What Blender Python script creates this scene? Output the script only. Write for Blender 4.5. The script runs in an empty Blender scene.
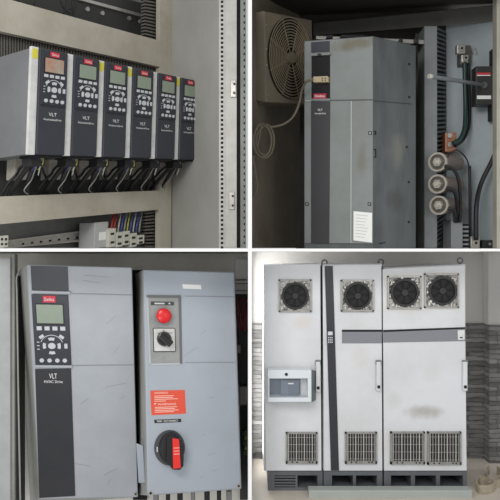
import bpy, bmesh, math, random
from mathutils import Vector, Matrix
random.seed(4)
C = bpy.context.scene.collection
sc = bpy.context.scene
# ---------------------------------------------------------------- camera, world, lights, exposure
CAM = Vector((0.0, 0.0, 1.5)); FPX = 600.0
cd = bpy.data.cameras.new('camera'); cam = bpy.data.objects.new('camera', cd); C.objects.link(cam)
cam.location = CAM; cam.rotation_euler = (math.pi/2, 0, 0)
cd.sensor_width = 36; cd.lens = 36*FPX/500; cd.clip_start = .05
sc.camera = cam
w = bpy.data.worlds.new('world'); sc.world = w; w.use_nodes = True
w.node_tree.nodes['Background'].inputs[0].default_value = (0.98, 0.99, 1.0, 1)
w.node_tree.nodes['Background'].inputs[1].default_value = 0.56
def P(px, py, Z):
    return CAM + Z*Vector(((px-250)/FPX, 1.0, (250-py)/FPX))
def area(name, loc, target, size, power, col=(1,1,1), spread=180):
    l = bpy.data.lights.new(name, 'AREA'); l.shape = 'RECTANGLE'; l.size = size[0]; l.size_y = size[1]
    l.energy = power; l.color = col; l.spread = math.radians(spread)
    o = bpy.data.objects.new(name, l); C.objects.link(o); o.location = loc
    o.rotation_euler = (Vector(target)-Vector(loc)).to_track_quat('-Z', 'Y').to_euler()
    return o
area('overhead_light', (-0.9, 0.1, 2.75), (-0.4, 2.8, 1.4), (1.4, 0.8), 40, (1, .98, .95))
area('cabinet_fill_light', (0.95, 0.6, 1.6), (0.95, 2.6, 0.9), (0.9, 0.7), 3.2, (1, 1, 1), 100)  # added fill in front of the tall cabinets, no lamp stands there
area('bay_fill_light', (-0.75, 0.7, 0.75), (-0.55, 2.9, 1.32), (0.8, 0.5), 3, (1, 1, 1), 110)  # unseen fill added to brighten the metal behind the wall boxes
area('side_strip_fill', (0.009, 2.72, 1.02), (1.0, 2.72, 1.02), (0.16, 0.86), 4.5, (1, 1, 1))  # unseen strip added on the divider, stands in for brightness from the left
sc.view_settings.view_transform = 'Standard'; sc.view_settings.look = 'None'
sc.view_settings.exposure = 0.0; sc.view_settings.gamma = 1.0; sc.view_settings.use_curve_mapping = False
# ---------------------------------------------------------------- helpers
class Frame:
    """a flat plane in the place: origin top-left, u right, v down, w towards the viewer, in metres"""
    def __init__(s, tl, tr, bl):
        s.O = tl.copy(); U = tr-tl; V = bl-tl; s.W = U.length; s.H = V.length
        s.U = U.normalized(); s.V = V.normalized(); n = s.V.cross(s.U).normalized()
        if n.dot(CAM-tl) < 0: n = -n
        s.N = n
    def at(s, u, v, w=0.0): return s.O + s.U*u + s.V*v + s.N*w
    def uv(s, px, py, w=0.0):
        d = P(px, py, 1.0)-CAM; o = s.O + s.N*w
        t = (o-CAM).dot(s.N)/d.dot(s.N); q = CAM+d*t-o
        a = s.U.dot(s.V); qu = q.dot(s.U); qv = q.dot(s.V); k = 1-a*a
        return ((qu-a*qv)/k, (qv-a*qu)/k)
    def p(s, px, py, w=0.0):
        u, v = s.uv(px, py, w); return s.at(u, v, w)
    def Z(s, px, py, w=0.0): return (s.p(px, py, w)-CAM).y
def quad_frame(tl, tr, br, bl, Z):
    r = [P(q[0], q[1], 1.0)-CAM for q in (tl, tr, br, bl)]
    M = Matrix(((r[1].x, -r[2].x, r[3].x), (r[1].y, -r[2].y, r[3].y), (r[1].z, -r[2].z, r[3].z)))
    d = M.inverted() @ (r[0]*Z)
    return Frame(CAM+r[0]*Z, CAM+r[1]*d[0], CAM+r[3]*d[2])
def flat(x0, y0, x1, y1, Z, Z2=None):
    Z2 = Z2 or Z
    return Frame(P(x0, y0, Z), P(x1, y0+(0), Z2), P(x0, y1, Z))
class MB:
    def __init__(s): s.bm = bmesh.new(); s.mi = 0
    def _face(s, vs):
        try: f = s.bm.faces.new(vs); f.material_index = s.mi; return f
        except ValueError: return None
    def hexa(s, p, bev=0):
        v = [s.bm.verts.new(q) for q in p]
        fs = [s._face([v[i] for i in q]) for q in ((0,1,2,3),(7,6,5,4),(0,4,5,1),(1,5,6,2),(2,6,7,3),(3,7,4,0))]
        if bev:
            es = list({e for f in fs for e in f.edges})
            bmesh.ops.bevel(s.bm, geom=es, offset=bev, segments=2, affect='EDGES', profile=.5)
        return s
    def box(s, F, u0, v0, u1, v1, w0, w1, bev=0):
        return s.hexa([F.at(u0,v0,w1),F.at(u1,v0,w1),F.at(u1,v1,w1),F.at(u0,v1,w1),
                       F.at(u0,v0,w0),F.at(u1,v0,w0),F.at(u1,v1,w0),F.at(u0,v1,w0)], bev)
    def pbox(s, F, x0, y0, x1, y1, w0, w1, bev=0):
        a = F.uv(x0, y0, w1); b = F.uv(x1, y1, w1)
        # use the middles of the sides so that a slightly turned box stays centred
        l = F.uv(x0, (y0+y1)/2, w1)[0]; r = F.uv(x1, (y0+y1)/2, w1)[0]
        t = F.uv((x0+x1)/2, y0, w1)[1]; b = F.uv((x0+x1)/2, y1, w1)[1]
        return s.box(F, l, t, r, b, w0, w1, bev)
    def poly(s, F, pts, w0, w1):
        a = [s.bm.verts.new(F.at(u, v, w1)) for u, v in pts]; b = [s.bm.verts.new(F.at(u, v, w0)) for u, v in pts]
        s._face(a); s._face(b[::-1]); n = len(a)
        for i in range(n): s._face((a[i], b[i], b[(i+1) % n], a[(i+1) % n]))
        return s
    def ppoly(s, F, pts, w0, w1): return s.poly(F, [F.uv(x, y, w1) for x, y in pts], w0, w1)
    def cyl(s, F, u, v, ru, rv, w0, w1, n=24, k=1.0):
        a = []; b = []
        for i in range(n):
            t = 2*math.pi*i/n
            a.append(s.bm.verts.new(F.at(u+ru*k*math.cos(t), v+rv*k*math.sin(t), w1)))
            b.append(s.bm.verts.new(F.at(u+ru*math.cos(t), v+rv*math.sin(t), w0)))
        s._face(a); s._face(b[::-1])
        for i in range(n): s._face((a[i], b[i], b[(i+1) % n], a[(i+1) % n]))
        return s
    def dome(s, F, u, v, ru, rv, w0, h, n=20, m=5):
        rings = []
        for j in range(m):
            q = j/m*math.pi/2
            rings.append([s.bm.verts.new(F.at(u+ru*math.cos(q)*math.cos(2*math.pi*i/n), v+rv*math.cos(q)*math.sin(2*math.pi*i/n), w0+h*math.sin(q))) for i in range(n)])
        top = s.bm.verts.new(F.at(u, v, w0+h))
        for j in range(m-1):
            for i in range(n): s._face((rings[j][i], rings[j][(i+1)%n], rings[j+1][(i+1)%n], rings[j+1][i]))
        for i in range(n): s._face((rings[-1][i], rings[-1][(i+1)%n], top))
        s._face(rings[0][::-1]); return s
    def ring(s, F, u, v, ru, rv, k, w0, w1, n=28, a0=0, a1=360):
        full = (a1-a0) >= 360; m = n if full else n+1; L = []
        for i in range(m):
            t = math.radians(a0+(a1-a0)*i/n); c, q = math.cos(t), math.sin(t)
            L.append([s.bm.verts.new(F.at(u+r*ru*c, v+r*rv*q, ww)) for r, ww in ((1,w0),(1,w1),(k,w1),(k,w0))])
        for i in range(n):
            A = L[i]; B = L[(i+1) % m]
            for j in range(4): s._face((A[j], B[j], B[(j+1)%4], A[(j+1)%4]))
        if not full: s._face(L[0]); s._face(L[-1][::-1])
        return s
    def tube(s, pts, r, n=8, smooth=True, steps=6):
        pts = [Vector(p) for p in pts]
        if smooth and len(pts) > 2:
            out = []
            for i in range(len(pts)-1):
                p0 = pts[max(i-1,0)]; p1 = pts[i]; p2 = pts[i+1]; p3 = pts[min(i+2,len(pts)-1)]
                for j in range(steps):
                    t = j/steps
                    out.append(.5*((2*p1)+(p2-p0)*t+(2*p0-5*p1+4*p2-p3)*t*t+(3*p1-p0-3*p2+p3)*t**3))
            out.append(pts[-1]); pts = out
        prev = None; N = None
        for i, p in enumerate(pts):
            d = (pts[min(i+1,len(pts)-1)]-pts[max(i-1,0)]).normalized()
            if N is None: N = d.orthogonal().normalized()
            N = (N-d*N.dot(d)).normalized(); B = d.cross(N)
            ring = [s.bm.verts.new(p+r*(math.cos(2*math.pi*k/n)*N+math.sin(2*math.pi*k/n)*B)) for k in range(n)]
            if prev:
                for k in range(n):
                    f = s._face((prev[k], prev[(k+1)%n], ring[(k+1)%n], ring[k]))
                    if f: f.smooth = True
            else: s._face(ring[::-1])
            prev = ring
        s._face(prev); return s
    def ribbon(s, pts, up, t=.002):
        pts = [Vector(p) for p in pts]; out = []
        for i in range(len(pts)-1):
            p0 = pts[max(i-1,0)]; p1 = pts[i]; p2 = pts[i+1]; p3 = pts[min(i+2,len(pts)-1)]
            for j in range(6):
                q = j/6; out.append(.5*((2*p1)+(p2-p0)*q+(2*p0-5*p1+4*p2-p3)*q*q+(3*p1-p0-3*p2+p3)*q**3))
        out.append(pts[-1]); prev = None
        for i, p in enumerate(out):
            d = (out[min(i+1,len(out)-1)]-out[max(i-1,0)]).normalized(); n = d.cross(up).normalized()*t
            r = [s.bm.verts.new(x) for x in (p+n, p+n+up, p-n+up, p-n)]
            if prev:
                for k in range(4): s._face((prev[k], prev[(k+1)%4], r[(k+1)%4], r[k]))
            else: s._face(r[::-1])
            prev = r
        s._face(prev); return s
    def text(s, F, txt, u0, v0, u1, v1, w, th=.0006):
        c = bpy.data.curves.new('t', 'FONT'); c.body = txt; c.resolution_u = 2
        o = bpy.data.objects.new('t', c); C.objects.link(o); bpy.context.view_layer.update()
        me = o.to_mesh(); vs = [v.co.copy() for v in me.vertices]; ps = [list(p.vertices) for p in me.polygons]
        o.to_mesh_clear(); bpy.data.objects.remove(o); bpy.data.curves.remove(c)
        if not vs: return s
        x0 = min(v.x for v in vs); x1 = max(v.x for v in vs); y0 = min(v.y for v in vs); y1 = max(v.y for v in vs)
        nv = [s.bm.verts.new(F.at(u0+(v.x-x0)/(x1-x0)*(u1-u0), v1+(v.y-y0)/(y1-y0)*(v0-v1), w+th)) for v in vs]
        for p in ps: s._face([nv[i] for i in p])
        return s
    def ptext(s, F, txt, x0, y0, x1, y1, w):
        l = F.uv(x0, (y0+y1)/2, w)[0]; r = F.uv(x1, (y0+y1)/2, w)[0]
        t = F.uv((x0+x1)/2, y0, w)[1]; b = F.uv((x0+x1)/2, y1, w)[1]
        return s.text(F, txt, l, t, r, b, w)
    def build(s, name, mats, parent=None, label=None):
        me = bpy.data.meshes.new(name)
        root = parent
        while root is not None and root.parent is not None: root = root.parent
        if parent is None:
            vs = [v.co for v in s.bm.verts]
            lo = Vector([min(v[i] for v in vs) for i in range(3)]); hi = Vector([max(v[i] for v in vs) for i in range(3)])
            org = Vector(((lo.x+hi.x)/2, (lo.y+hi.y)/2, lo.z))
        else: org = root.location
        bmesh.ops.translate(s.bm, verts=s.bm.verts, vec=-org)
        bmesh.ops.recalc_face_normals(s.bm, faces=s.bm.faces)
        s.bm.to_mesh(me); s.bm.free()
        for m in (mats if isinstance(mats, (list, tuple)) else [mats]): me.materials.append(m)
        o = bpy.data.objects.new(name, me); C.objects.link(o)
        if parent is None: o.location = org
        else: o.parent = parent
        if label: o['label'] = label
        return o
def tag(o, label, cat, group=None, kind=None):
    o['label'] = label; o['category'] = cat
    if group: o['group'] = group
    if kind: o['kind'] = kind
    return o
def struct(o): o['kind'] = 'structure'; return o
def thing(name, label, cat, loc, group=None):
    o = bpy.data.objects.new(name, None); C.objects.link(o); o.location = loc; o.empty_display_size = .05
    return tag(o, label, cat, group)
def copy_tree(o, off=None, parent=None, skip=()):
    c = o.copy(); C.objects.link(c); c.parent = parent
    if off is not None: c.location = o.location+off
    for ch in list(o.children):
        if ch.name.split('.')[0] not in skip: copy_tree(ch, None, c, skip)
    return c
# ---------------------------------------------------------------- materials
def lin(c):
    c /= 255.0
    return c/12.92 if c <= .04045 else ((c+.055)/1.055)**2.4
def mat(name, rgb, rough=.5, metal=0.0, dirt=0.0, dcol=None, scale=6, bump=0.0, bscale=60, stains=(), streak=1.0, alpha=1.0):
    m = bpy.data.materials.new(name); m.use_nodes = True; nt = m.node_tree; N = nt.nodes; L = nt.links
    b = N['Principled BSDF']; b.inputs['Roughness'].default_value = rough; b.inputs['Metallic'].default_value = metal
    base = tuple(lin(c) for c in rgb)+(1,)
    b.inputs['Base Color'].default_value = base
    if alpha < 1: b.inputs['Alpha'].default_value = alpha
    tc = N.new('ShaderNodeNewGeometry')
    col = None
    if dirt:
        mp = N.new('ShaderNodeMapping'); mp.inputs['Scale'].default_value = (1, 1, streak); L.new(tc.outputs['Position'], mp.inputs['Vector'])
        n = N.new('ShaderNodeTexNoise'); n.inputs['Scale'].default_value = scale; n.inputs['Detail'].default_value = 7; n.inputs['Roughness'].default_value = .65
        L.new(mp.outputs[0], n.inputs['Vector'])
        r = N.new('ShaderNodeMapRange'); r.inputs[1].default_value = .42; r.inputs[2].default_value = .72; r.inputs[4].default_value = dirt
        L.new(n.outputs['Fac'], r.inputs[0])
        mx = N.new('ShaderNodeMix'); mx.data_type = 'RGBA'; mx.inputs[6].default_value = base
        d = dcol or tuple(c*.6 for c in rgb); mx.inputs[7].default_value = tuple(lin(c) for c in d)+(1,)
        L.new(r.outputs[0], mx.inputs[0]); L.new(mx.outputs[2], b.inputs['Base Color']); col = mx.outputs[2]
    for (c, rad, st, sc_) in stains:
        s1 = N.new('ShaderNodeVectorMath'); s1.operation = 'SUBTRACT'; s1.inputs[1].default_value = c; L.new(tc.outputs['Position'], s1.inputs[0])
        s2 = N.new('ShaderNodeVectorMath'); s2.operation = 'DIVIDE'; s2.inputs[1].default_value = rad; L.new(s1.outputs[0], s2.inputs[0])
        s3 = N.new('ShaderNodeVectorMath'); s3.operation = 'LENGTH'; L.new(s2.outputs[0], s3.inputs[0])
        n = N.new('ShaderNodeTexNoise'); n.inputs['Scale'].default_value = 22; n.inputs['Detail'].default_value = 5; L.new(tc.outputs['Position'], n.inputs['Vector'])
        ad = N.new('ShaderNodeMath'); ad.operation = 'ADD'; L.new(s3.outputs['Value'], ad.inputs[0]); L.new(n.outputs['Fac'], ad.inputs[1])
        r = N.new('ShaderNodeMapRange'); r.inputs[1].default_value = 1.5; r.inputs[2].default_value = .8; r.inputs[3].default_value = 0; r.inputs[4].default_value = st
        L.new(ad.outputs[0], r.inputs[0])
        mx = N.new('ShaderNodeMix'); mx.data_type = 'RGBA'; mx.inputs[6].default_value = base
        if col: L.new(col, mx.inputs[6])
        mx.inputs[7].default_value = tuple(lin(x) for x in sc_)+(1,)
        L.new(r.outputs[0], mx.inputs[0]); L.new(mx.outputs[2], b.inputs['Base Color']); col = mx.outputs[2]
    if bump:
        n = N.new('ShaderNodeTexNoise'); n.inputs['Scale'].default_value = bscale; n.inputs['Detail'].default_value = 4; L.new(tc.outputs['Position'], n.inputs['Vector'])
        bp = N.new('ShaderNodeBump'); bp.inputs['Strength'].default_value = bump; bp.inputs['Distance'].default_value = .01
        L.new(n.outputs['Fac'], bp.inputs['Height']); L.new(bp.outputs[0], b.inputs['Normal'])
    return m
black = mat('black_plastic', (30,30,33), .5)
soot = mat('matt_black', (14,14,15), .8)
char = mat('charcoal_front', (51,53,61), .42, dirt=.25, dcol=(68,68,72), scale=14)
lcpm = mat('keypad_plastic', (46,49,58), .4)
strip_w = mat('light_plastic', (216,216,214), .45, dirt=.3, scale=18)
sidegrey = mat('drive_side_grey', (120,122,124), .5, dirt=.5, dcol=(98,99,100), scale=5)
beige = mat('beige_sheet_metal', (188,182,168), .5, dirt=.6, dcol=(152,140,122), scale=4)
wallg = mat('cabinet_grey_paint', (168,168,163), .5, dirt=.45, dcol=(140,139,132), scale=3)
backg = mat('galvanised_back', (120,122,120), .45, .3, dirt=.4, scale=8)
postw = mat('post_light_paint', (200,199,194), .45, dirt=.5, dcol=(165,162,155), scale=10)
ductk = mat('dark_duct_plastic', (52,52,50), .6)
red = mat('red_badge', (206,52,66), .45)
white = mat('white_print', (235,235,232), .5)
yellow = mat('yellow_sticker', (216,208,70), .5)
screen = mat('lcd_screen', (140,152,136), .25, dirt=.2, dcol=(120,130,112), scale=30)
screen_w = mat('lcd_screen_warm', (165,160,146), .25, dirt=.9, dcol=(186,112,82), scale=16)
btn = mat('pale_button', (196,199,202), .4)
cable = mat('black_cable', (24,24,26), .5)
steel = mat('steel', (186,183,176), .3, .55, dirt=.4, scale=30)
termb = mat('terminal_beige', (205,204,192), .5, dirt=.3, scale=30)
wires = {'blue': mat('blue_wire', (70,80,150), .5), 'white': mat('white_wire', (170,170,164), .5), 'yellow': mat('yellow_wire', (170,166,70), .5),
         'red': mat('red_wire', (165,40,40), .5), 'grey': mat('grey_wire', (140,140,138), .5), 'green': mat('green_cable', (30,58,54), .45)}
divider = mat('white_divider', (236,236,234), .6)
# ---------------------------------------------------------------- dividers between the four bays
t = .0068; zt = 1.62
m = MB(); ZF, ZB = 2.22, 3.9
m.hexa([Vector((-t,ZF,1.5+.93)),Vector((t,ZF,1.5+.93)),Vector((t,ZF,1.5-.93)),Vector((-t,ZF,1.5-.93)),
        Vector((-t,ZB,1.5+zt)),Vector((t,ZB,1.5+zt)),Vector((t,ZB,1.5-zt)),Vector((-t,ZB,1.5-zt))])
struct(m.build('trim_1', divider))
for k, sx in enumerate((-1, 1)):
    m = MB(); t2 = .0052
    m.hexa([Vector((sx*t,ZF,1.5+t2)),Vector((sx*.93,ZF,1.5+t2)),Vector((sx*.93,ZF,1.5-t2)),Vector((sx*t,ZF,1.5-t2)),
            Vector((sx*t,ZB,1.5+t2)),Vector((sx*zt,ZB,1.5+t2)),Vector((sx*zt,ZB,1.5-t2)),Vector((sx*t,ZB,1.5-t2))])
    struct(m.build('trim_%d' % (k+2), divider))
# ================================================================ keypad shared by the drives
def keypad(F, u0, v0, u1, v1, w, parent, scr=None, outline=0, name='control_panel'):
    W = u1-u0; H = v1-v0
    A = lambda a, b: (u0+a*W, v0+b*H)
    def bx(a0, b0, a1, b1, w0, w1, bev=0):
        p = A(a0, b0); q = A(a1, b1); return MB().box(F, p[0], p[1], q[0], q[1], w0, w1, bev)
    pan = MB().box(F, u0, v0, u1, v1, w-.004, w+.006, .002)
    cp = pan.build(name, lcpm, parent)
    f = w+.006; d = W*.02
    g = bx(.31, .012, .66, .105, f-.002, f+.003, .0008).build('badge', red, cp)
    tx = MB(); p = A(.355, .035); q = A(.615, .082); tx.text(F, 'Danfoss', p[0], p[1], q[0], q[1], f+.003); tx.build('badge_lettering', white, cp)
    bz = bx(.09, .12, .87, .42, f-.002, f+.0012); bz.build('screen_bezel', black, cp)
    bx(.12, .135, .84, .395, f-.002, f+.0026).build('screen', scr or screen, cp)
    def fin(m): m.build('button', btn, cp)
    for a in (.17, .385, .60, .815): fin(bx(a-.07, .44, a+.07, .495, f-.001, f+.004, .001))
    cu, cv = A(.49, .715); R = .25*W
    ry = R*1.0
    for a0 in (-30, 60, 150, 240):
        fin(MB().ring(F, cu, cv, R, ry, .66, f-.001, f+.004, 8, a0+8, a0+52))
    fin(MB().cyl(F, cu, cv, R*.42, R*.36, f-.001, f+.004, 16))
    MB().ring(F, cu, cv, R*1.3, R*1.3, .94, f-.001, f+.001, 24, 200, 340).build('dial_arc', btn, cp)
    for a, b, ang in ((.22, .585, -35), (.77, .585, 35), (.88, .715, 90)):
        x, y = A(a, b); ca, sa = math.cos(math.radians(ang)), math.sin(math.radians(ang)); hw, hh = .07*W, .042*W
        fin(MB().poly(F, [(x+ca*i*hw-sa*j*hh, y+sa*i*hw+ca*j*hh) for i, j in ((-1,-1),(1,-1),(1,1),(-1,1))], f-.001, f+.004))
    for b in (.66, .71, .76):
        p = A(.08, b); MB().box(F, p[0], p[1], p[0]+.07*W, p[1]+.012*H, f-.001, f+.001).build('indicator_mark', btn, cp)
    for a in (.19, .405, .62, .83):
        x, y = A(a, .925); fin(MB().cyl(F, x, y, .068*W, .064*W, f-.001, f+.004, 14, .9))
    return cp
# ================================================================ BAY 1: row of six drives (top left)
F1 = quad_frame((31.5,46.5), (195.5,81), (193.5,160), (27.5,154.5), 2.42)
WP = -.20; PL = F1.p(100,100,WP)
cab = thing('electrical_cabinet', 'open beige electrical cabinet holding the row of six slim drives', 'cabinet', F1.p(160,247,WP))
m = MB(); m.ppoly(F1, [(-14,-7),(160.3,41),(160.3,67),(-14,28)], WP-.03, WP); m.build('cross_beam', beige, cab)
m = MB(); m.ppoly(F1, [(-14,197),(160,190.5),(159.5,209.5),(-14,225.5)], WP-.03, WP); m.build('cross_beam', beige, cab)
m = MB(); m.ppoly(F1, [(160.3,-12),(172.5,-12),(171,248),(159.3,248)], WP-.03, WP+.001); m.build('post', beige, cab)
WB = WP-.20
m = MB(); m.ppoly(F1, [(-60,-60),(168,-60),(168,248),(-60,248)], WB-.01, WB); m.build('back_panel', backg, cab)
Zp = F1.Z(172.5, 120, WP); Zw = Zp*.90
# right side wall of this cabinet
m = MB(); m.hexa([P(172,-12,Zp),P(219.5,-12,Zw),P(219.5,248,Zw),P(171,248,Zp), P(173.5,-12,Zp*1.03),P(222,-12,Zw*1.01),P(222,248,Zw*1.01),P(173,248,Zp*1.03)])
m.build('side_panel', wallg, cab)
Fp = flat(219, -12, 250, 248, Zw)
m = MB(); m.pbox(Fp, 219, -12, 225, 248, -.03, .002)
m.mi = 1
for i in range(56):
    y = -4+i*4.55; m.pbox(Fp, 220.8, y, 223.3, y+2.4, 0, .0032)
m.build('perforated_strip', [postw, soot], cab)
MB().pbox(Fp, 225, -12, 236.8, 248, -.03, .012, .003).build('door_post', postw, cab)
MB().pbox(Fp, 236.8, -12, 240.6, 248, -.04, -.012).build('rubber_seal', soot, cab)
m = MB(); m.pbox(Fp, 240.4, -12, 246.2, 248, -.03, .004); m.mi = 1
for i in range(40):
    y = -4+i*6.3; m.pbox(Fp, 243.6, y, 245.0, y+2.4, 0, .0052)
m.build('door_edge', [mat('door_edge_paint',(140,143,138),.5,dirt=.5,scale=8), soot], cab)
for (x0, y0, x1, y1) in ((230.5,80,236,97), (229,192,234.5,209.5)):
    h = MB().pbox(Fp, x0, y0, x1, y1, .01, .022, .002).build('hinge', steel, cab)
    m = MB(); u, v = Fp.uv((x0+x1)/2+1, y0+4, .022); m.cyl(Fp, u, v, .006, .006, .02, .028, 10)
    u, v = Fp.uv((x0+x1)/2+1, y1-4, .022); m.cyl(Fp, u, v, .006, .006, .02, .028, 10); m.build('screw', black, h)
# ducts and rails inside this cabinet
def comb(F, pts4, n, w0, w1, mats, along='u', duty=.5):
    """slotted cable duct: flat back plus teeth between two pixel edges"""
    m = MB(); m.ppoly(F, pts4, w0, (w0+w1)/2); m.mi = 1
    tl, tr, br, bl = pts4
    L = lambda a, b, t: (a[0]+(b[0]-a[0])*t, a[1]+(b[1]-a[1])*t)
    for i in range(n):
        a = (i+.5-duty/2)/n; b = (i+.5+duty/2)/n
        q = [L(tl,tr,a),L(tl,tr,b),L(bl,br,b),L(bl,br,a)] if along == 'u' else [L(tl,bl,a),L(tr,br,a),L(tr,br,b),L(tl,bl,b)]
        m.ppoly(F, q, (w0+w1)/2, w1)
    return m
toothm = mat('duct_tooth', (98,96,90), .6)
tag(comb(F1, [(-8,24),(159,62),(159,83),(-8,56)], 60, WP-.10, WP-.04, [soot, toothm]).build('cable_duct', [soot, toothm]),
    'dark slotted duct running along behind the tops of the six drives', 'cable duct')
tag(comb(F1, [(145,-14),(160,-12),(160,46),(145,42)], 17, WP-.10, WP-.04, [soot, toothm], 'v').build('cable_duct', [soot, toothm]),
    'short upright slotted duct at top beside the cabinet corner post', 'cable duct')
tag(comb(F1, [(145,212),(159,210),(159,248),(145,248)], 11, WP-.10, WP-.04, [soot, toothm], 'v').build('cable_duct', [ductk, toothm]),
    'upright slotted duct right of the lower terminal blocks', 'cable duct')
r = thing('mounting_rail', 'black rail with bolts above the upper beige beam', 'rail', F1.p(110,20,WB))
MB().ppoly(F1, [(74,-14),(146,4),(146,42),(74,22)], WB, WB+.04).build('rail_body', ductk, r)
MB().ppoly(F1, [(76,-4),(146,15),(146,18),(76,-1)], WB+.04, WB+.055).build('rail_lip', steel, r)
for x, y in ((88,9),(103,13),(130,18),(141,21)):
    u, v = F1.uv(x, y, WB+.05); MB().cyl(F1, u, v, .012, .012, WB+.038, WB+.05, 10).build('bolt', steel, r)
tag(MB().ppoly(F1, [(-10,-22),(76,-14),(76,20),(-10,-2)], WB, WB+.03).build('recess_dark_panel', ductk), 'dark panel added behind hanging wires at the top left corner', 'cover')  # added panel, puts the shade of the upper recess into dark colour
for k, pts in enumerate([[(60,-6),(62,5),(68,13)],[(66,-6),(66,4),(64,14)],[(70,-6),(73,6),(67,10),(62,14)],[(75,-6),(76,6),(74,17)],[(57,-5),(64,8),(70,14)],[(30,-6),(28,-1),(29,4)],[(34,-6),(35,0),(34,5)],[(18,-8),(17,-1),(19,2)]]):
    o = MB().tube([F1.p(x, y, WP-.06) for x, y in pts], .004).build('cable', cable)
    tag(o, 'thin black cable hanging in the dark recess above the upper beam', 'cable', 'thin black cables above the upper beam')
tag(MB().ppoly(F1, [(-40,150),(159,158),(159,197),(-40,204)], WB, WB+.05).build('shaded_backing', mat('shaded_backing_grey',(66,68,66),.6,dirt=.5,scale=12)),  # added dark panel, stands for shade on the back wall here
    'dark grey backing added for shade behind the cables below the row of six drives', 'backing')
# the six drives
pit = F1.W/5.94; HH = F1.H; DEP = .30
grp = 'slim drives in a row'
D0 = thing('frequency_drive', 'x', 'drive', F1.at(0, HH, 0), grp)
MB().box(F1, 0, .004, pit*.985, HH-.002, -DEP, -.012, .002).build('housing', sidegrey, D0)
MB().box(F1, -.001, -.002, pit*.185, HH, -.012, .002, .001).build('edge_strip', strip_w, D0)
MB().box(F1, pit*.19, 0, pit*.975, HH, -.012, .012, .004).build('front_cover', char, D0)
MB().box(F1, pit*.24, HH*.54, pit*.93, HH*.545, .011, .0135).build('cover_seam', black, D0)
MB().box(F1, pit*.20, HH*.985, pit*.97, HH*1.02, -.10, .0).build('lower_lip', soot, D0)
mm = MB(); mm.text(F1, 'VLT', pit*.48, HH*.60, pit*.70, HH*.632, .0122); mm.text(F1, 'AutomationDrive', pit*.34, HH*.655, pit*.84, HH*.675, .0122); mm.build('lettering', white, D0)
MB().box(F1, pit*.52, HH*.98, pit*.93, HH*1.20, -.27, -.21, .004).build('terminal_plate', mat('terminal_plate_grey',(172,168,156),.5,dirt=.5,scale=20), D0)
MB().box(F1, pit*.22, HH*1.0, pit*.62, HH*1.10, -.09, -.03, .003).build('cable_plug', black, D0)
keypad(F1, pit*.23, HH*.018, pit*.955, HH*.53, .010, D0)
st = MB().box(F1, pit*.02, HH*.015, pit*.165, HH*.105, .001, .0032).build('sticker', yellow, D0)
labs = ['slim dark drive at the left end with reddish screen and visible grey side',
        'second slim dark drive from the left, no yellow sticker on its strip',
        'third slim dark drive from the left, yellow sticker on its strip',
        'fourth slim dark drive from the left in the row of six',
        'fifth slim dark drive from the left, no yellow sticker on its strip',
        'slim dark drive at the right end of the row, near the cabinet side']
D0['label'] = labs[0]
drives = [D0]
for i in range(1, 6):
    d = copy_tree(D0, F1.U*pit*i, None, ('sticker',) if i in (1, 4) else ()); d['label'] = labs[i]; drives.append(d)
for ch in D0.children:
    if ch.name.startswith('control_panel'):
        for g in ch.children:
            if g.name.split('.')[0] == 'screen': g.data = g.data.copy(); g.data.materials[0] = screen_w
# cable bundles below each drive
ords = ['first', 'second', 'third', 'fourth', 'fifth', 'sixth']
cabs = [('c','black', cable, .0105, [(.40,1.06,-.06),(.42,1.14,-.12),(.46,1.24,-.18),(.50,1.34,-.235),(.53,1.47,-.27)]),
        ('c','black', cable, .0105, [(.47,1.06,-.06),(.56,1.19,-.12),(.80,1.29,-.19),(1.05,1.37,-.24),(1.12,1.48,-.28)]),
        ('c','black', cable, .006, [(.34,1.04,-.07),(.38,1.10,-.14),(.50,1.15,-.19),(.38,1.26,-.23),(.33,1.44,-.27)]),
        ('c','black', cable, .0055, [(.60,1.04,-.06),(.92,1.10,-.12),(1.30,1.15,-.19),(1.66,1.25,-.24),(1.72,1.44,-.27)]),
        ('w','white', wires['white'], .0024, [(.52,1.02,-.03),(.51,1.12,-.04),(.56,1.18,-.06)]),
        ('w','yellow', wires['yellow'], .0022, [(.56,1.02,-.03),(.54,1.08,-.03),(.50,1.13,-.05)]),
        ('w','blue', wires['blue'], .0026, [(.42,1.02,-.03),(.42,1.08,-.04),(.40,1.13,-.06)]),
        ('w','grey', wires['grey'], .0026, [(.48,1.02,-.03),(.50,1.14,-.07),(.62,1.22,-.12),(.56,1.31,-.15),(.80,1.35,-.18)])]
for kind, cn, mt, rr, pts in cabs:
    nm = 'cable' if kind == 'c' else 'wire'
    o0 = MB().tube([F1.at(a*pit, b*HH, c) for a, b, c in pts], rr).build(nm, mt)
    for i in range(6):
        if i > 3 and cn in ('blue', 'yellow'): continue
        o = o0 if i == 0 else o0.copy()
        if i: C.objects.link(o); o.location = o0.location+F1.U*pit*i
        tag(o, '%s %s under the %s slim drive from the left' % (cn, nm, ords[i]), nm, '%ss below the %s slim drive' % (nm, ords[i]))
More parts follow.
